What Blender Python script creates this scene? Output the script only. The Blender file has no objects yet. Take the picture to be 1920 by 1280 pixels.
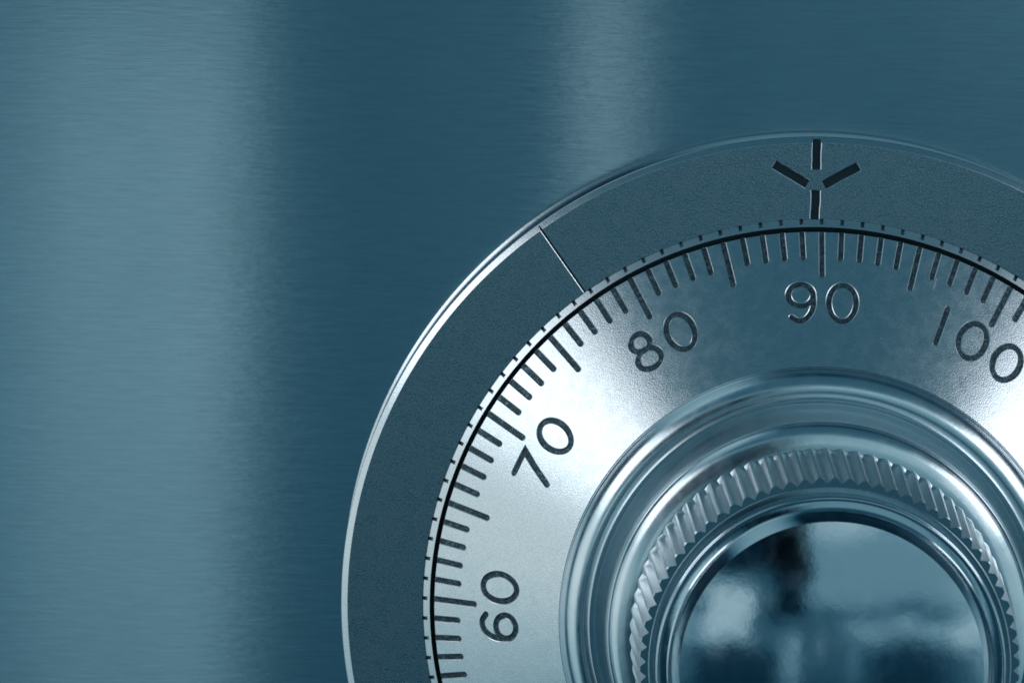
import bpy, bmesh, math, random
from mathutils import Vector, Matrix
R = math.radians
sc = bpy.context.scene
MM = 0.001
random.seed(7)

# ------------------------------------------------------------------ camera
# "dial space": mm, +x right, +y up, +z out of the safe towards the viewer.
DIAL = Matrix.Rotation(R(90), 4, 'X')            # dial space -> world (the safe front stands upright)
RT = Matrix(((0.999611, -0.022389, 0.016638), (0.020399, 0.993565, 0.111408), (-0.019025, -0.111025, 0.993635)))
cam_d = bpy.data.cameras.new('camera')
cam = bpy.data.objects.new('camera', cam_d)
sc.collection.objects.link(cam)
cam.matrix_world = DIAL @ (Matrix.Translation(Vector((-25.554, 72.996, 403.755)) * MM) @ RT.to_4x4())
cam_d.sensor_width = 36.0
cam_d.lens = 135.3
cam_d.clip_start = 0.01
cam_d.clip_end = 50.0
cam_d.dof.use_dof = True
cam_d.dof.focus_distance = 0.394
cam_d.dof.aperture_fstop = 48.0
sc.camera = cam

# ------------------------------------------------------------------ studio light
world = bpy.data.worlds.new("World")
sc.world = world
world.use_nodes = True


class NT:
    """small node-tree writer"""
    def __init__(self, tree):
        self.t = tree
        self.n = tree.nodes
        self.l = tree.links

    def new(self, kind, **kw):
        nd = self.n.new(kind)
        for k, v in kw.items():
            setattr(nd, k, v)
        return nd

    def put(self, sock, v):
        if isinstance(v, bpy.types.NodeSocket):
            self.l.new(v, sock)
        else:
            sock.default_value = v

    def math(self, op, a, b=None, c=None, clamp=False):
        nd = self.new('ShaderNodeMath', operation=op, use_clamp=clamp)
        self.put(nd.inputs[0], a)
        if b is not None:
            self.put(nd.inputs[1], b)
        if c is not None:
            self.put(nd.inputs[2], c)
        return nd.outputs[0]

    def step(self, x, a, b, lo=0.0, hi=1.0):
        nd = self.new('ShaderNodeMapRange', interpolation_type='SMOOTHSTEP')
        self.put(nd.inputs['Value'], x)
        nd.inputs['From Min'].default_value = a
        nd.inputs['From Max'].default_value = b
        nd.inputs['To Min'].default_value = lo
        nd.inputs['To Max'].default_value = hi
        return nd.outputs[0]

    def dot(self, v, c):
        nd = self.new('ShaderNodeVectorMath', operation='DOT_PRODUCT')
        self.put(nd.inputs[0], v)
        nd.inputs[1].default_value = c
        return nd.outputs['Value']

    def noise(self, vec, scale, detail=2.0, rough=0.5, dist=0.0):
        nd = self.new('ShaderNodeTexNoise')
        self.put(nd.inputs['Vector'], vec)
        nd.inputs['Scale'].default_value = scale
        nd.inputs['Detail'].default_value = detail
        nd.inputs['Roughness'].default_value = rough
        nd.inputs['Distortion'].default_value = dist
        return nd.outputs['Fac']

    def mapping(self, vec, scale, loc=(0, 0, 0), rot=(0, 0, 0)):
        nd = self.new('ShaderNodeMapping')
        self.put(nd.inputs['Vector'], vec)
        nd.inputs['Scale'].default_value = scale
        nd.inputs['Location'].default_value = loc
        nd.inputs['Rotation'].default_value = rot
        return nd.outputs[0]


def build_world():
    t = NT(world.node_tree)
    t.n.clear()
    out = t.new('ShaderNodeOutputWorld')
    bg = t.new('ShaderNodeBackground')
    tc = t.new('ShaderNodeTexCoord')
    d = tc.outputs['Generated']
    x = t.dot(d, (1, 0, 0))
    y = t.dot(d, (0, 0, 1))
    z = t.dot(d, (0, -1, 0))
    terms = []

    def lobe(c, r0, r1, amt):
        """soft round patch of world light in direction c, full inside r0 degrees, nothing outside r1"""
        v = DIAL.to_3x3() @ Vector(c).normalized()
        dd = t.dot(d, tuple(v))
        terms.append(t.math('MULTIPLY', t.step(dd, math.cos(R(r1)), math.cos(R(r0))), amt))

    def prod(*f):
        o = f[0]
        for g in f[1:]:
            o = t.math('MULTIPLY', o, g)
        return o
    base = 0.142
    zf = t.step(z, 0.02, 0.12)
    warp = t.new('ShaderNodeTexNoise')
    t.put(warp.inputs['Vector'], d)
    warp.inputs['Scale'].default_value = 5.0
    warp.inputs['Detail'].default_value = 3.0
    wsep = t.new('ShaderNodeSeparateColor')
    t.put(wsep.inputs[0], warp.outputs['Color'])
    xw = t.math('ADD', x, t.math('MULTIPLY', t.math('SUBTRACT', wsep.outputs[0], 0.5), 0.26))
    yw = t.math('ADD', y, t.math('MULTIPLY', t.math('SUBTRACT', wsep.outputs[1], 0.5), 0.22))

    def box(x0, x1, y0, y1, sx, sy, amt, x=xw, y=yw):
        """soft-edged rectangular patch of the world in front of the safe"""
        f = prod(t.step(x, x0 - sx, x0 + sx), t.step(x, x1 + sx, x1 - sx), t.step(y, y0 - sy, y0 + sy), t.step(y, y1 + sy, y1 - sy), zf)
        return t.math('MULTIPLY', f, amt)
    # pale strips added to the world behind the camera, for the brushed door to mirror
    terms.append(t.math('MULTIPLY', prod(t.step(x, -0.200, -0.105), t.step(x, -0.0815, -0.089), t.step(y, 0.03, -0.05), t.step(y, -0.62, -0.48), zf), 0.25))
    terms.append(t.math('MULTIPLY', prod(t.step(x, -0.005, 0.006), t.step(x, 0.016, 0.007), t.step(y, -0.17, -0.05), t.step(y, 0.03, -0.03), zf), 0.38))
    terms.append(box(0.135, 0.26, -0.45, -0.04, 0.035, 0.06, 0.10, x, y))
    band_noise = t.new('ShaderNodeTexNoise', noise_dimensions='1D')
    t.put(band_noise.inputs['W'], t.math('MULTIPLY', x, 28.0))
    band_noise.inputs['Detail'].default_value = 2.0
    terms.append(t.math('MULTIPLY', prod(t.math('SUBTRACT', band_noise.outputs['Fac'], 0.5), t.step(y, 0.10, 0.0), zf), 0.26))
    # invented light patches for cap and hub to mirror: right, above, far left
    terms.append(box(-0.03, 0.66, 0.13, 0.54, 0.03, 0.05, 0.20))
    terms.append(box(-0.50, 0.50, 0.45, 0.63, 0.10, 0.06, 0.26))
    terms.append(box(0.10, 0.70, -0.02, 0.06, 0.10, 0.04, 0.26))
    terms.append(box(-0.50, -0.31, -0.06, 0.19, 0.04, 0.06, 0.46))
    # side light
    lobe((-0.87, -0.12, 0.47), 15, 33, 0.62)
    lobe((-0.70, -0.62, 0.34), 5, 30, 0.22)
    lobe((0.86, -0.10, 0.46), 8, 34, 0.40)
    tot = base
    for s in terms:
        tot = t.math('ADD', tot, s)
    # added dark patches that shape the reflections: upper left, below, round the horizon
    bar = box(-0.22, -0.055, 0.06, 0.54, 0.03, 0.05, 1.0)
    tot = t.math('MULTIPLY', tot, t.step(bar, 0.0, 1.0, 1.0, 0.10))
    dark_patch = box(-0.60, -0.06, 0.27, 0.56, 0.05, 0.05, 1.0)
    tot = t.math('MULTIPLY', tot, t.step(dark_patch, 0.0, 1.0, 1.0, 0.18))
    tot = t.math('MULTIPLY', tot, t.step(y, -0.42, -0.03, 0.55, 1.0))
    tot = t.math('MULTIPLY', tot, t.step(z, -0.02, 0.32, 0.18, 1.0))
    ax = t.math('ABSOLUTE', x)
    low = prod(t.step(ax, 0.15, 0.22), t.step(ax, 0.74, 0.62), t.step(yw, -0.03, -0.11), zf)      # dark patch added below, for the dome to mirror
    tot = t.math('MULTIPLY', tot, t.step(low, 0.0, 1.0, 1.0, 0.42))
    tot = t.math('MULTIPLY', tot, t.step(prod(t.step(ax, 0.26, 0.18), t.step(y, -0.21, -0.29), zf), 0.0, 1.0, 1.0, 0.38))
    terms.clear()
    lobe((-0.50, 0.86, 0.08), 5, 21, 0.42)                # glow added overhead to the left, to brighten knurl and tick walls
    tot = t.math('ADD', tot, terms[0])
    g = t.math('POWER', tot, 1.2)
    r = t.math('POWER', tot, 1.85)
    cmb = t.new('ShaderNodeCombineColor')
    t.put(cmb.inputs[0], r)
    t.put(cmb.inputs[1], g)
    t.put(cmb.inputs[2], tot)
    t.put(bg.inputs['Color'], cmb.outputs[0])
    bg.inputs['Strength'].default_value = 1.0
    t.l.new(bg.outputs[0], out.inputs['Surface'])


build_world()


def softbox(name, direction, dist, sx, sy, power, col, target=(0, 20, 4), roll=0.0):
    ld = bpy.data.lights.new(name, 'AREA')
    ld.shape = 'RECTANGLE'
    ld.size = sx
    ld.size_y = sy
    ld.energy = power
    ld.color = col
    o = bpy.data.objects.new(name, ld)
    sc.collection.objects.link(o)
    tg = Vector(target) * MM
    p = tg + Vector(direction).normalized() * dist
    q = (tg - p).to_track_quat('-Z', 'Y').to_matrix().to_4x4() @ Matrix.Rotation(roll, 4, 'Z')
    o.matrix_world = DIAL @ (Matrix.Translation(p) @ q)
    return o


softbox('softbox_light', (-0.74, 0.44, 0.50), 0.60, 0.24, 0.34, 0.43, (0.90, 0.95, 1.0))
softbox('softbox_light', (0.74, 0.42, 0.52), 0.60, 0.22, 0.34, 0.50, (0.90, 0.94, 1.0))

sc.view_settings.view_transform = 'Standard'
sc.view_settings.look = 'None'
sc.view_settings.exposure = 0.0
sc.view_settings.gamma = 1.0
sc.view_settings.use_curve_mapping = False

# ------------------------------------------------------------------ materials


def material(name):
    m = bpy.data.materials.new(name)
    m.use_nodes = True
    t = NT(m.node_tree)
    b = m.node_tree.nodes['Principled BSDF']
    return m, t, b


def coords(t):
    tc = t.new('ShaderNodeTexCoord')
    return t.mapping(tc.outputs['Object'], (1000, 1000, 1000))      # millimetres


def bump(t, h, strength, dist_mm, normal=None):
    nd = t.new('ShaderNodeBump')
    nd.inputs['Strength'].default_value = strength
    nd.inputs['Distance'].default_value = dist_mm * MM
    t.put(nd.inputs['Height'], h)
    if normal is not None:
        t.put(nd.inputs['Normal'], normal)
    return nd.outputs[0]


def grey_ramp(t, fac, a, b):
    nd = t.new('ShaderNodeMix', data_type='RGBA')
    t.put(nd.inputs['Factor'], fac)
    nd.inputs['A'].default_value = (*a, 1)
    nd.inputs['B'].default_value = (*b, 1)
    return nd.outputs['Result']


def mat_brushed():
    m, t, b = material('brushed_steel')
    p = coords(t)
    fine = t.noise(t.mapping(p, (0.30, 5.5, 1.0)), 1.0, 3.0, 0.6)
    mid = t.noise(t.mapping(p, (0.16, 2.2, 1.0), (13, 5, 0)), 1.0, 3.0, 0.6)
    blot = t.noise(p, 0.06, 3.0, 0.55)
    h = t.math('ADD', fine, t.math('MULTIPLY', mid, 0.7))
    scr = t.noise(t.mapping(p, (0.11, 7.0, 1.0), (41, 3, 0)), 1.0, 1.0, 0.5)
    b.inputs['Metallic'].default_value = 1.0
    k = t.math('ADD', t.math('MULTIPLY', t.step(fine, 0.25, 0.75), 0.6), t.math('MULTIPLY', t.step(mid, 0.3, 0.7), 0.4))
    k = t.math('ADD', k, t.math('MULTIPLY', t.step(scr, 0.70, 0.76), 0.8))
    t.put(b.inputs['Base Color'], grey_ramp(t, k, (0.70, 0.735, 0.765), (0.85, 0.875, 0.90)))
    t.put(b.inputs['Roughness'], t.math('ADD', 0.075, t.math('MULTIPLY', blot, 0.04)))
    b.inputs['Anisotropic'].default_value = 0.92
    tg = t.new('ShaderNodeCombineXYZ')
    tg.inputs[2].default_value = 1.0                                # roughest across the brushing
    t.put(b.inputs['Tangent'], tg.outputs[0])
    wav = t.noise(t.mapping(p, (0.45, 2.6, 1.0), (7, 9, 0)), 1.0, 3.0, 0.6)
    t.put(b.inputs['Normal'], bump(t, h, 0.05, 0.05, bump(t, wav, 0.06, 0.05)))
    return m


def mat_satin(name, rough, colr, grain=8.0, gs=0.06, blotch=True, lo=0.8):
    m, t, b = material(name)
    p = coords(t)
    n1 = t.noise(p, grain, 2.0, 0.6)
    n2 = t.noise(p, grain * 0.35, 2.0, 0.5)
    sm = t.noise(p, 0.8, 4.0, 0.65, 0.2)
    b.inputs['Metallic'].default_value = 1.0
    t.put(b.inputs['Base Color'], grey_ramp(t, t.step(n1, 0.3, 0.75), tuple(c * lo for c in colr), colr))
    r = t.math('ADD', rough - 0.05, t.math('MULTIPLY', t.step(sm, 0.3, 0.7), 0.065 if blotch else 0.03))
    t.put(b.inputs['Roughness'], r)
    h = t.math('ADD', n1, t.math('MULTIPLY', n2, 0.3))
    t.put(b.inputs['Normal'], bump(t, h, gs, 0.10))
    return m


def mat_polished(name, rough, colr, streak=0.0):
    m, t, b = material(name)
    p = coords(t)
    b.inputs['Metallic'].default_value = 1.0
    sm = t.noise(p, 0.5, 4.0, 0.6, 0.5)
    t.put(b.inputs['Roughness'], t.math('ADD', rough - 0.02, t.math('MULTIPLY', t.step(sm, 0.3, 0.75), 0.07)))
    b.inputs['Base Color'].default_value = (*colr, 1)
    # turning marks: rings round the axis
    sep = t.new('ShaderNodeSeparateXYZ')
    t.put(sep.inputs[0], p)
    rr = t.math('SQRT', t.math('ADD', t.math('POWER', sep.outputs[0], 2.0), t.math('POWER', sep.outputs[1], 2.0)))
    cb = t.new('ShaderNodeCombineXYZ')
    t.put(cb.inputs[0], t.math('MULTIPLY', rr, 5.0))
    t.put(cb.inputs[1], t.math('MULTIPLY', sep.outputs[2], 5.0))
    t.put(cb.inputs[2], t.math('MULTIPLY', t.math('ARCTAN2', sep.outputs[1], sep.outputs[0]), 0.8))
    lines = t.noise(cb.outputs[0], 1.0, 3.0, 0.6)
    soft = t.noise(p, 1.2, 3.0, 0.6)
    h = t.math('ADD', t.math('MULTIPLY', lines, streak), t.math('MULTIPLY', soft, 0.8))
    t.put(b.inputs['Normal'], bump(t, h, 0.10, 0.08))
    return m


def mat_ink():
    m, t, b = material('engraving_paint')
    p = coords(t)
    n = t.noise(p, 2.2, 4.0, 0.7)
    n2 = t.noise(p, 6.0, 2.0, 0.6)
    k = t.step(t.math('ADD', t.math('MULTIPLY', n, 0.6), t.math('MULTIPLY', n2, 0.4)), 0.46, 0.68)
    t.put(b.inputs['Base Color'], grey_ramp(t, k, (0.016, 0.042, 0.06), (0.22, 0.32, 0.37)))
    t.put(b.inputs['Metallic'], t.math('MULTIPLY', k, 0.85))
    b.inputs['Roughness'].default_value = 0.42
    t.put(b.inputs['Normal'], bump(t, n2, 0.3, 0.08))
    return m


def mat_dark(name, colr, rough):
    m, t, b = material(name)
    p = coords(t)
    n = t.noise(p, 1.5, 3.0, 0.6)
    t.put(b.inputs['Base Color'], grey_ramp(t, n, tuple(c * 0.6 for c in colr), colr))
    b.inputs['Roughness'].default_value = rough
    return m


M = dict(
    brushed=mat_brushed(),
    ring=mat_satin('sandblasted_steel', 0.30, (0.72, 0.84, 0.89), 6.0, 0.32, True, 0.54),
    ring_edge=mat_satin('turned_edge', 0.24, (0.84, 0.88, 0.90), 8.0, 0.06, False),
    face=mat_satin('satin_chrome', 0.26, (0.86, 0.90, 0.92), 6.5, 0.13, True, 0.80),
    lip=mat_satin('worn_groove_wall', 0.32, (0.86, 0.90, 0.92), 8.0, 0.05, False),
    side=mat_satin('turned_side', 0.20, (0.58, 0.68, 0.72), 6.0, 0.04, False),
    polish=mat_polished('polished_chrome', 0.21, (0.80, 0.86, 0.89), 0.3),
    knurl=mat_satin('knurled_chrome', 0.33, (0.80, 0.86, 0.89), 4.0, 0.03, False),
    cap=mat_polished('mirror_chrome', 0.11, (0.66, 0.74, 0.79), 0.1),
    ink=mat_ink(),
    gap=mat_dark('dark_gap', (0.03, 0.06, 0.08), 0.5),  # dark colour set on the gap and the inner walls
    mark=mat_dark('index_paint', (0.014, 0.035, 0.05), 0.45),
)

# ------------------------------------------------------------------ helpers


def link(name, mesh, mats, parent=None):
    o = bpy.data.objects.new(name, mesh)
    for m in mats:
        mesh.materials.append(m)
    sc.collection.objects.link(o)
    if parent is not None:
        o.parent = parent
    return o


def thing(name, label, cat, loc=(0, 0, 0)):
    o = bpy.data.objects.new(name, None)
    o.empty_display_size = 0.01
    sc.collection.objects.link(o)
    o.matrix_world = DIAL @ Matrix.Translation(Vector(loc) * MM)
    o['label'] = label
    o['category'] = cat
    return o


def mesh_from(name, verts, faces, smooth=True):
    me = bpy.data.meshes.new(name)
    me.from_pydata([tuple(c * MM for c in v) for v in verts], [], faces)
    me.update()
    if smooth:
        for p in me.polygons:
            p.use_smooth = True
    return me


def lathe(name, prof, segs=360, closed=False, smooth=True, sharp=35):
    """turn a profile [(r, z)...] about z; r == 0 at an end closes it with a pole"""
    verts, faces, rows = [], [], []
    for r, z in prof:
        if r < 1e-6:
            rows.append([len(verts)])
            verts.append((0, 0, z))
        else:
            rows.append(list(range(len(verts), len(verts) + segs)))
            for i in range(segs):
                a = 2 * math.pi * i / segs
                verts.append((r * math.cos(a), r * math.sin(a), z))
    pairs = list(zip(rows, rows[1:]))
    if closed:
        pairs.append((rows[-1], rows[0]))
    for A, B in pairs:
        for i in range(segs):
            j = (i + 1) % segs
            if len(A) == 1:
                faces.append((A[0], B[j], B[i]))
            elif len(B) == 1:
                faces.append((A[i], A[j], B[0]))
            else:
                faces.append((A[i], A[j], B[j], B[i]))
    me = mesh_from(name, verts, faces, smooth)
    bm = bmesh.new()
    bm.from_mesh(me)
    bmesh.ops.recalc_face_normals(bm, faces=bm.faces)
    bm.to_mesh(me)
    bm.free()
    if smooth:
        me.set_sharp_from_angle(angle=R(sharp))
    return me


def curve(pts, n=10):
    """Catmull-Rom through points"""
    out = []
    P = [pts[0]] + list(pts) + [pts[-1]]
    for i in range(1, len(P) - 2):
        p0, p1, p2, p3 = P[i - 1:i + 3]
        for k in range(n):
            s = k / n
            out.append(tuple(0.5 * (2 * b + (c - a) * s + (2 * a - 5 * b + 4 * c - d) * s * s + (3 * b - a - 3 * c + d) * s ** 3)
                             for a, b, c, d in zip(p0, p1, p2, p3)))
    out.append(tuple(pts[-1]))
    return out


def stroke_outline(pts, hw, cap=6, wob=0.0, square=False):
    """closed outline of an open polyline with round (or square) ends"""
    n = len(pts)
    L, Rr = [], []
    for i, p in enumerate(pts):
        a = pts[max(0, i - 1)]
        c = pts[min(n - 1, i + 1)]
        d1 = Vector((p[0] - a[0], p[1] - a[1]))
        d2 = Vector((c[0] - p[0], c[1] - p[1]))
        if d1.length < 1e-9:
            d1 = d2
        if d2.length < 1e-9:
            d2 = d1
        d1.normalize()
        d2.normalize()
        tdir = (d1 + d2).normalized()
        nrm = Vector((-tdir.y, tdir.x))
        k = hw / max(0.35, nrm.dot(Vector((-d1.y, d1.x))))
        w1 = k * (1 + random.uniform(-wob, wob))
        w2 = k * (1 + random.uniform(-wob, wob))
        L.append((p[0] + nrm.x * w1, p[1] + nrm.y * w1))
        Rr.append((p[0] - nrm.x * w2, p[1] - nrm.y * w2))

    def capp(p, dirv, start):
        if square:
            return []
        o = []
        a0 = math.atan2(start[1] - p[1], start[0] - p[0])
        for k in range(1, cap):
            a = a0 - math.pi * k / cap
            o.append((p[0] + hw * math.cos(a), p[1] + hw * math.sin(a)))
        return o
    return L + capp(pts[-1], None, L[-1]) + Rr[::-1] + capp(pts[0], None, Rr[0])


def ellipse(cx, cy, a, b, n=48, rot=0.0):
    o = []
    for i in range(n):
        s = 2 * math.pi * i / n
        x, y = a * math.cos(s), b * math.sin(s)
        o.append((cx + x * math.cos(rot) - y * math.sin(rot), cy + x * math.sin(rot) + y * math.cos(rot)))
    return o


class Cutter:
    """collects tapered engraving solids mapped on a surface by f(u, v, h) -> xyz (mm)"""
    def __init__(self):
        self.v, self.f = [], []

    def loft(self, f, levels, closed_tube=False):
        """levels: (outline, h) from the top down; the outlines have equal length"""
        n = len(levels[0][0])
        s0 = len(self.v)
        for o, h in levels:
            self.v += [f(u, v, h) for u, v in o]
        m = len(levels)
        for k in range(m - 1):
            for i in range(n):
                j = (i + 1) % n
                self.f.append((s0 + k * n + i, s0 + (k + 1) * n + i, s0 + (k + 1) * n + j, s0 + k * n + j))
        return s0, n, m

    def stroke(self, f, lip, top, bot, d, ld=0.045, up=0.12):
        ext = [(a[0] + (a[0] - b[0]) * up / ld, a[1] + (a[1] - b[1]) * up / ld) for a, b in zip(lip, top)]
        s0, n, m = self.loft(f, [(ext, up), (top, -ld), (bot, -d)])
        self.f.append(tuple(range(s0, s0 + n)))
        self.f.append(tuple(range(s0 + m * n - 1, s0 + (m - 1) * n - 1, -1)))

    def ring(self, f, loop, lw, hw, hb, d, ld=0.045, up=0.12):
        """groove along a closed loop given as loop(offset) -> outline"""
        e = lw + (lw - hw) * up / ld
        lv = [(e, up), (hw, -ld), (hb, -d)]
        a0, n, m = self.loft(f, [(loop(w), h) for w, h in lv])
        b0, n, m = self.loft(f, [(loop(-w), h) for w, h in lv])
        for i in range(n):
            j = (i + 1) % n
            self.f.append((a0 + i, a0 + j, b0 + j, b0 + i))
            k = (m - 1) * n
            self.f.append((a0 + k + i, b0 + k + i, b0 + k + j, a0 + k + j))

    def build(self, name):
        me = mesh_from(name, self.v, self.f, False)
        bm = bmesh.new()
        bm.from_mesh(me)
        bmesh.ops.recalc_face_normals(bm, faces=bm.faces)
        bm.to_mesh(me)
        bm.free()
        o = bpy.data.objects.new(name, me)
        sc.collection.objects.link(o)
        return o


def carve(target, cutters):
    """cut the engraving solids out of the target mesh, then throw the solids away"""
    # the solver works in whole millimetres, far from its rounding limits
    target.data.transform(Matrix.Scale(1 / MM, 4))
    cobs = [c.build('engraver') for c in cutters if c.v]
    for c in cobs:
        c.data.transform(Matrix.Scale(1 / MM, 4))
    bpy.context.view_layer.update()
    for c in cobs:
        c.matrix_world = target.matrix_world
        md = target.modifiers.new('cut', 'BOOLEAN')
        md.operation = 'DIFFERENCE'
        md.solver = 'EXACT'
        md.use_self = True
        md.object = c
    dg = bpy.context.evaluated_depsgraph_get()
    dg.update()
    ev = target.evaluated_get(dg)
    me = bpy.data.meshes.new_from_object(ev, preserve_all_data_layers=True, depsgraph=dg)
    me.transform(Matrix.Scale(MM, 4))
    target.modifiers.clear()
    print('CARVED', target.name, len(target.data.polygons), len(me.polygons))
    old = target.data
    target.data = me
    me.name = old.name
    bpy.data.meshes.remove(old)
    for c in cobs:
        m = c.data
        bpy.data.objects.remove(c)
        bpy.data.meshes.remove(m)


# ------------------------------------------------------------------ the safe front
PZ = -8.5
bm = bmesh.new()
bmesh.ops.create_cube(bm, size=1.0)
bmesh.ops.scale(bm, vec=(0.62, 0.62, 0.012), verts=bm.verts)
bmesh.ops.bevel(bm, geom=list(bm.edges), offset=0.002, segments=2, affect='EDGES')
me = bpy.data.meshes.new('safe_front')
bm.to_mesh(me)
bm.free()
safe = link('safe_front', me, [M['brushed']])
safe.matrix_world = DIAL @ Matrix.Translation(Vector((-20, 10, PZ - 6.5)) * MM)
safe['kind'] = 'structure'
safe['label'] = 'horizontally brushed blue grey steel front of the safe behind the dial'

# ------------------------------------------------------------------ the fixed index ring
ring = thing('dial_ring', 'flat grainy steel index ring with engraved arrow fixed to the brushed safe front', 'dial ring', (0, 0, PZ - 0.5))


def rz(prof):
    return [(r, z - PZ) for r, z in prof]


ring_prof = rz([(41.285, -7.5), (41.285, -2.2), (41.285, -0.10), (41.36, 0.0), (43.3, 0), (45.3, 0), (47.3, 0), (49.15, 0), (49.30, 0.0), (49.36, -0.025), (49.41, -0.052),
                (49.87, -0.316), (49.92, -0.345), (49.98, -0.42), (50.0, -0.6), (50.02, -8.10), (50.021, -8.135), (50.05, -8.15), (50.24, -8.26), (50.26, -8.271), (50.261, -8.31), (50.26, -8.55), (41.6, -8.55)])
rb = link('ring_body', lathe('ring_body', ring_prof, 480, closed=True, sharp=28), [M['ring'], M['ring_edge'], M['side'], M['gap']], ring)


def flat(u, v, h):
    return (u, v, h - PZ)


INK_D = 0.30


def polyline(a, b, n):
    return [(a[0] + (b[0] - a[0]) * i / n, a[1] + (b[1] - a[1]) * i / n) for i in range(n + 1)]


arrow = [((-0.77, 49.75), (-0.735, 46.57)), ((-0.73, 44.33), (-0.76, 40.9)), ((-5.2, 46.98), (-1.62, 44.98)), ((3.70, 46.96), (0.10, 44.92))]
rc = Cutter()
arrow_floor = []
for a, b in arrow:
    pl = polyline(a, b, 7)
    st = random.getstate()
    lip = stroke_outline(pl, 0.54, wob=0.07, square=True)
    random.setstate(st)
    top = stroke_outline(pl, 0.45, wob=0.07, square=True)
    random.setstate(st)
    bot = stroke_outline(pl, 0.375, wob=0.07, square=True)
    # pull the square ends of the floor in a little so the end walls slope too
    dv = (Vector(b) - Vector(a)).normalized() * 0.045
    n = len(pl)
    for i in (0, 2 * n - 1):
        bot[i] = (bot[i][0] + dv.x, bot[i][1] + dv.y)
        lip[i] = (lip[i][0] - dv.x, lip[i][1] - dv.y)
    for i in (n - 1, n):
        bot[i] = (bot[i][0] - dv.x, bot[i][1] - dv.y)
        lip[i] = (lip[i][0] + dv.x, lip[i][1] + dv.y)
    rc.stroke(flat, lip, top, bot, INK_D)
    arrow_floor.append(bot)
sp = polyline((-29.75, 39.95), (-24.45, 32.70), 8)
rc.stroke(flat, stroke_outline(sp, 0.18, square=True), stroke_outline(sp, 0.12, square=True), stroke_outline(sp, 0.08, square=True), 0.14)
carve(rb, [rc])
for p in rb.data.polygons:
    c = p.center / MM
    r, z = math.hypot(c.x, c.y), c.z + PZ
    p.use_smooth = True
    if r < 41.29 or (r < 41.7 and z < -7):
        p.material_index = 3
    elif 49.96 < r < 50.04 and z < -0.5:
        p.material_index = 2
    elif r > 49.28 and z < -0.0005 and abs(p.normal.z) < 0.9995:
        p.material_index = 1
    elif z < -0.01:
        p.material_index = 1
    else:
        p.material_index = 0
rb.data.set_sharp_from_angle(angle=R(14))
me = mesh_from('scribed_line', [flat(u, v, -0.135) for u, v in stroke_outline(sp, 0.085, square=True)], [tuple(range(2 * len(sp)))], False)
link('scribed_line', me, [M['mark']], rb)
for fl in arrow_floor:
    me = mesh_from('index_mark', [flat(u, v, -INK_D + 0.012) for u, v in fl], [tuple(range(len(fl)))], False)
    link('index_mark', me, [M['mark']], rb)

# ------------------------------------------------------------------ the turning dial
dial = thing('combination_dial', 'round chrome combination dial numbered by tens, with knurled centre knob', 'safe dial', (0, 0, 0))
SL = 0.602
CA = math.cos(math.atan(SL))
SA = math.sin(math.atan(SL))
R0 = 40.0


def cone_z(r):
    return (R0 - r) * SL


face_prof = [(26.2, cone_z(26.2) + 0.0)] + [(26.2 + (R0 - 26.2) * i / 14, cone_z(26.2 + (R0 - 26.2) * i / 14)) for i in range(1, 15)]
face_prof += [(40.02, -1.6), (40.48, -1.6), (40.52, cone_z(40.52) + 0.15), (41.265, cone_z(41.265) + 0.15), (41.27, -3.0), (41.1, -5.0), (26.2, -5.0)]  # outer lip added to imitate the dial mirrored in the ring's edge
NSEG = 480
face = link('dial_face', lathe('dial_face', face_prof, NSEG, closed=True), [M['face'], M['lip'], M['gap']], dial)

RC = 33.05


def on_cone(phi0, rc):
    """local frame on the cone: u = to the right when facing outwards (mm of arc at rc), v = outwards along the slope, h = off the surface"""
    def f(u, v, h):
        ang = phi0 - u / rc
        r = rc + v * CA + h * SA
        z = cone_z(rc) - v * SA + h * CA
        return (r * math.cos(ang), r * math.sin(ang), z)
    return f


def radial(phi0):
    """straight frame for a tick: u across, v along the slope measured from the edge inwards"""
    c, s = math.cos(phi0), math.sin(phi0)

    def f(u, v, h):
        r = R0 + v * CA + h * SA
        z = -v * SA + h * CA
        return (r * c + u * s, r * s - u * c, z)
    return f


def tick_angle(k):
    return R(90 - 3.0 * (k - 90))


DT = 0.24          # engraving depth
HL, HW, HB = 0.355, 0.275, 0.21
c1, c2 = Cutter(), Cutter()
ink_ticks, ink_nums = [], []
for k in range(0, 120):
    f = radial(tick_angle(k))
    r_in = 35.48 if k % 5 == 0 else 37.22
    L_ = (R0 - r_in) / CA
    e0, e1 = 0.45, -L_ + HW
    c1.stroke(f, *[stroke_outline([(0, 0.70), (0, 1.2), (0, 1.75)], w, square=True) for w in (0.16, 0.15, 0.14)], 0.10, ld=0.04, up=0.45)
    jit = random.uniform(-0.04, 0.04)
    pts = [(0, e0), (0, -L_ * 0.5), (random.uniform(-.015, .015), e1 + jit)]
    c1.stroke(f, stroke_outline(pts, HL), stroke_outline(pts, HW), stroke_outline(pts, HB), DT, up=0.05)
    fp = [(0, -0.02), (0, -L_ * 0.5), pts[2]]
    ink_ticks.append((k, f, stroke_outline(fp, HB + 0.02), stroke_outline([(0, 0.82), (0, 1.1), (0, 1.42)], 0.135, square=True)))  # last outline: dark notch on the lip, painted as a mirrored tick

# one stray scratch on the face
c1.stroke(radial(R(71.25)), *[stroke_outline([(0, -(R0 - 37.5) / CA), (0.02, -(R0 - 36.9) / CA), (0, -(R0 - 36.35) / CA)], w) for w in (0.05, 0.035, 0.02)], 0.05, ld=0.02, up=0.02)
HSL, HS, HSB = 0.36, 0.28, 0.22      # half widths of a numeral stroke


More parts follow.
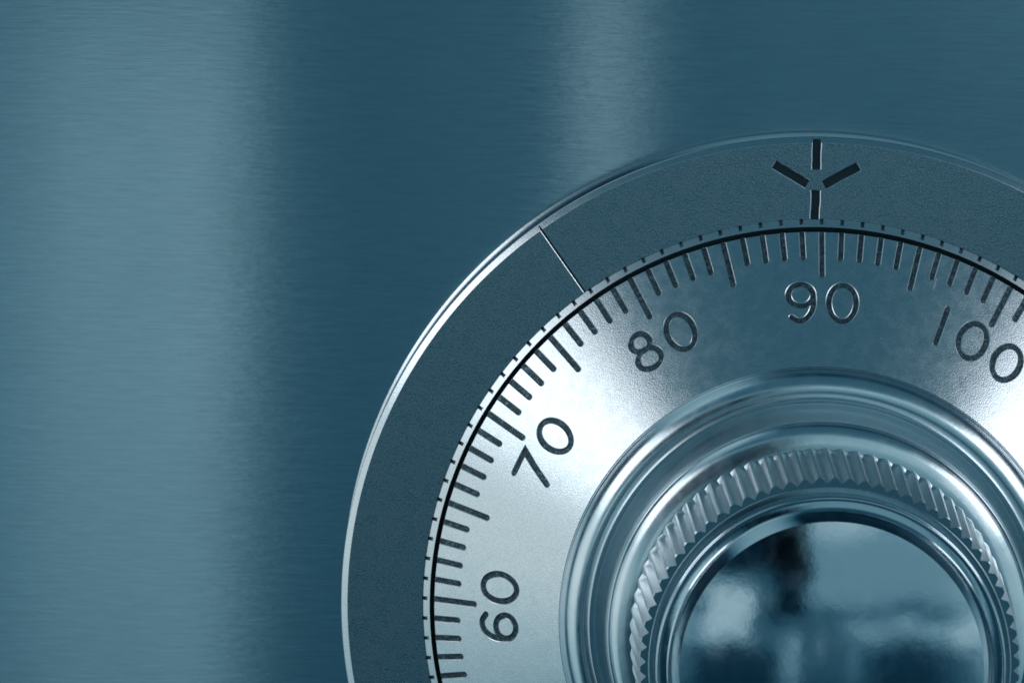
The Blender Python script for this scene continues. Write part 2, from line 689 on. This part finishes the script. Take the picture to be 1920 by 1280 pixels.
def glyph(ch):
    """strokes of one numeral: ('e', cx, cy, a, b, layer) loops and ('p', points, layer) open lines"""
    if ch == '0':
        return [('e', 0, 0, 1.42, 2.08, 1)]
    if ch == '1':
        return [('p', [(0, 2.1), (0, 0), (0, -2.1)], 1)]
    if ch == '7':
        return [('p', [(-1.30, 2.02), (0, 2.06), (1.18, 2.10), (0.35, 0.2), (-0.62, -2.12)], 1)]
    if ch == '8':
        return [('e', 0.0, 1.10, 0.98, 1.00, 1), ('e', 0, -0.98, 1.32, 1.14, 2)]
    if ch == '6':
        return [('e', 0.08, -0.84, 1.26, 1.24, 1), ('p', curve([(1.22, 1.62), (0.55, 2.08), (-0.25, 1.92), (-0.92, 1.15), (-1.20, 0.15), (-1.17, -0.9)], 6), 2)]
    if ch == '9':
        return [(s[0], -s[1], -s[2], s[3], s[4], s[5]) if s[0] == 'e' else ('p', [(-a, -b) for a, b in s[1]], s[2]) for s in glyph('6')]
    if ch == '2':
        return [('p', curve([(-1.3, 1.2), (-0.8, 2.0), (0.3, 2.08), (1.2, 1.3), (0.8, 0.1), (-1.3, -2.0)], 5) + [(1.4, -2.0)], 1)]
    if ch == '3':
        return [('p', curve([(-1.2, 1.6), (0, 2.1), (1.1, 1.2), (0, 0.2)], 5), 1), ('p', curve([(-0.1, 0.25), (1.3, -0.8), (0, -2.08), (-1.3, -1.5)], 5), 2)]
    if ch == '4':
        return [('p', [(0.6, -2.1), (0.6, 0), (0.6, 2.1)], 1), ('p', [(0.25, 1.9), (-1.4, -0.9), (1.4, -0.9)], 2)]
    if ch == '5':
        return [('p', [(1.1, 2.05), (-0.9, 2.05), (-1.1, 0.3)] + curve([(-0.6, 0.6), (0.5, 0.6), (1.3, -0.6), (0.4, -2.0), (-1.3, -1.6)], 5), 1)]


STEP = {'default': 4.2}
for num in range(0, 120, 10):
    s = str(num)
    off = {100: -0.9}.get(num, 0.0)
    dv = 0.0
    xs = [0.0]
    for a, b in zip(s, s[1:]):
        xs.append(xs[-1] + (3.55 if '1' in (a, b) else 4.22))
    mid = (xs[0] + xs[-1]) / 2
    if num == 100:
        mid = xs[1]
        off = -1.0
        dv = 0.28
    for ch, xx in zip(s, xs):
        du = (xx - mid + off)
        f0 = on_cone(tick_angle(num), RC)
        ink = []
        for g in glyph(ch):
            lay = g[-1]
            cut = c1 if lay == 1 else c2
            f = (lambda u, v, h, f0=f0, du=du, dv=dv: f0(u + du, v + dv, h))
            if g[0] == 'e':
                cx, cy, a, b = g[1:5]
                loop = (lambda w, cx=cx, cy=cy, a=a, b=b: ellipse(cx, cy, a + w, b + w))
                cut.ring(f, loop, HSL, HS, HSB, DT - 0.004 * lay - (0.002 if num else 0), up=0.06)
                w = HSB + 0.02
                ink.append((f, ellipse(cx, cy, a + w, b + w), ellipse(cx, cy, a - w, b - w), lay))
            else:
                pts = g[1]
                cut.stroke(f, stroke_outline(pts, HSL), stroke_outline(pts, HS), stroke_outline(pts, HSB), DT - 0.007 * lay, up=0.06)
                ink.append((f, stroke_outline(pts, HSB + 0.02), None, lay))
        ink_nums.append((num, ch, ink))
carve(face, [c1, c2])


def finish_cone(o):
    """sort the carved faces into plated face, groove wall and dark gap; give the plated face the true cone normals"""
    me = o.data
    nrm = [None] * len(me.loops)
    for p in me.polygons:
        c = p.center / MM
        r, z = math.hypot(c.x, c.y), c.z
        nr = p.normal.x * c.x / r + p.normal.y * c.y / r
        p.use_smooth = False
        if abs(z - cone_z(r)) < 0.02 and p.normal.z > 0.8 and nr > 0.45 and r > 26.1:
            p.material_index = 0
            p.use_smooth = True
            for li in p.loop_indices:
                v = me.vertices[me.loops[li].vertex_index].co
                rr = math.hypot(v.x, v.y)
                nrm[li] = (v.x / rr * SA, v.y / rr * SA, CA)
        elif 40.0 < r < 40.51 or r > 41.266 or z < -2:
            p.material_index = 2
        else:
            p.material_index = 1
        if p.material_index:
            for li in p.loop_indices:
                nrm[li] = tuple(p.normal)
    me.normals_split_custom_set(nrm)


finish_cone(face)


def ink_mesh(name, items):
    V, F = [], []
    for f, outer, inner, lay in items:
        h = -DT + 0.02 + 0.006 * lay
        s0 = len(V)
        n = len(outer)
        V += [f(u, v, h) for u, v in outer]
        if inner is None:
            F.append(tuple(range(s0, s0 + n)))
        else:
            V += [f(u, v, h) for u, v in inner]
            for i in range(n):
                j = (i + 1) % n
                F.append((s0 + i, s0 + j, s0 + n + j, s0 + n + i))
    me = mesh_from(name, V, F, False)
    bm = bmesh.new()
    bm.from_mesh(me)
    bmesh.ops.recalc_face_normals(bm, faces=bm.faces)
    for fc in bm.faces:
        if fc.normal.z < 0:
            fc.normal_flip()
    bmesh.ops.triangulate(bm, faces=[fc for fc in bm.faces if len(fc.verts) > 4])
    bm.to_mesh(me)
    bm.free()
    return me


rest = []
for k, f, outl, notch in ink_ticks:
    if 50 <= k <= 106:
        link('tick_mark', ink_mesh('tick_mark', [(f, outl, None, 1), (f, notch, None, 25)]), [M['ink']], face)
    else:
        rest += [(f, outl, None, 1), (f, notch, None, 25)]
for num, ch, ink in ink_nums:
    if 50 <= num <= 110:
        o = link('numeral', ink_mesh('numeral', ink), [M['ink']], face)
        o['label'] = 'engraved figure %s of the number %d' % (ch, num)
    else:
        rest += ink
o = link('far_markings', ink_mesh('far_markings', rest), [M['ink']], face)
o['kind'] = 'stuff'

# ---- polished hub between the numbered face and the knob
hub_prof = curve([(26.75, 7.0), (26.72, 8.25), (26.45, 8.75), (25.9, 9.45), (25.1, 10.0), (24.3, 10.2), (23.6, 9.95), (23.35, 9.5)], 6)
hub_prof += curve([(23.34, 9.45), (23.1, 8.9), (22.8, 8.9), (22.55, 9.6), (22.3, 11.0), (22.1, 12.6), (21.95, 14.2), (21.7, 15.2), (21.15, 15.75)], 6)[1:]
hub_prof += [(20.6, 15.98), (20.0, 16.2), (19.4, 16.4), (16.0, 16.5)]
hub = link('hub_collar', lathe('hub_collar', hub_prof, 360, sharp=40), [M['polish']], dial)

# ---- knurled grip
NT_ = 78
SUB = 14


def knurl_mesh():
    segs = NT_ * SUB
    zs = [15.5, 16.4, 16.8, 17.3, 18.0, 20, 23, 26, 28.5, 30.5, 31.2, 31.36, 31.44, 31.52, 31.60, 31.66, 31.7]
    V, F = [], []
    for z in zs:
        tip = 19.45 - 0.05 * (z - 16.5)
        cham = 18.72 - 0.5 * (z - 31.4) if z > 31.35 else 99
        for i in range(segs):
            s = (i % SUB) / SUB
            tri = 1 - abs(2 * s - 1)                    # 0 at the valley, 1 on the tip
            prof = min(1.0, tri * 1.2)
            dep = 0.68 * min(1.0, max(0.15, (z - 15.9) / 1.6))
            r = min(tip - dep * (1 - prof), cham)
            a = 2 * math.pi * i / segs
            V.append((r * math.cos(a), r * math.sin(a), z))
    rows = len(zs)
    for r, z in ((17.78, 31.70), (17.68, 31.62), (17.66, 31.25), (17.0, 31.2)):      # flat top, then down into the gap round the cap
        for i in range(segs):
            a = 2 * math.pi * i / segs
            V.append((r * math.cos(a), r * math.sin(a), z))
        rows += 1
    for k in range(rows - 1):
        for i in range(segs):
            j = (i + 1) % segs
            F.append((k * segs + i, k * segs + j, (k + 1) * segs + j, (k + 1) * segs + i))
    me = mesh_from('knurled_grip', V, F, True)
    me.set_sharp_from_angle(angle=R(16))
    return me


grip = link('knurled_grip', knurl_mesh(), [M['knurl'], M['side'], M['side']], dial)
for p in grip.data.polygons:
    if math.hypot(p.center.x, p.center.y) < 17.64 * MM:
        p.material_index = 2
    elif p.normal.z > 0.9 and p.center.z > 31.6 * MM:
        p.material_index = 1

# ---- cap: rolled rim and low mirror dome
CZ = -0.6
top_prof = [(17.4, 30.0), (17.28, 30.1), (17.28, 31.2), (17.28, 33.9 + CZ)]
top_prof = [(r - 0.15, z) for r, z in top_prof]
top_prof += [(r - 0.15, z + CZ) for r, z in curve([(17.27, 33.95), (17.15, 34.22), (16.95, 34.28), (16.8, 34.15), (16.74, 33.95)], 4)]
knob = link('knob_cap', lathe('knob_rim', top_prof, 300, sharp=45), [M['cap']], dial)
DOME_TILT = 19.0
RD = 14.8
rad = RD / math.sin(R(DOME_TILT))
# a steep shoulder rolls over into the low dome
edge, zz, rp = [(16.62, 33.9 + CZ)], 33.9 + CZ, 16.60
for rq, tilt in ((16.5, 10), (16.2, 12), (16.0, 15), (15.85, 36), (15.7, 49), (15.4, 52), (15.1, 52), (14.8, 50)):
    zz += (rp - rq) * math.tan(R(tilt))
    rp = rq
    edge.append((rq, zz))
zt = edge[-1][1]
dome = edge + [(rad * math.sin(R(DOME_TILT * (1 - i / 24))), zt + rad * (math.cos(R(DOME_TILT * (1 - i / 24))) - math.cos(R(DOME_TILT)))) for i in range(1, 24)]
dome += [(0, zt + rad * (1 - math.cos(R(DOME_TILT))))]
print('DOME', edge[0], edge[-1], dome[-1])
link('cap_dome', lathe('cap_dome', dome, 240, sharp=15), [M['cap']], knob)
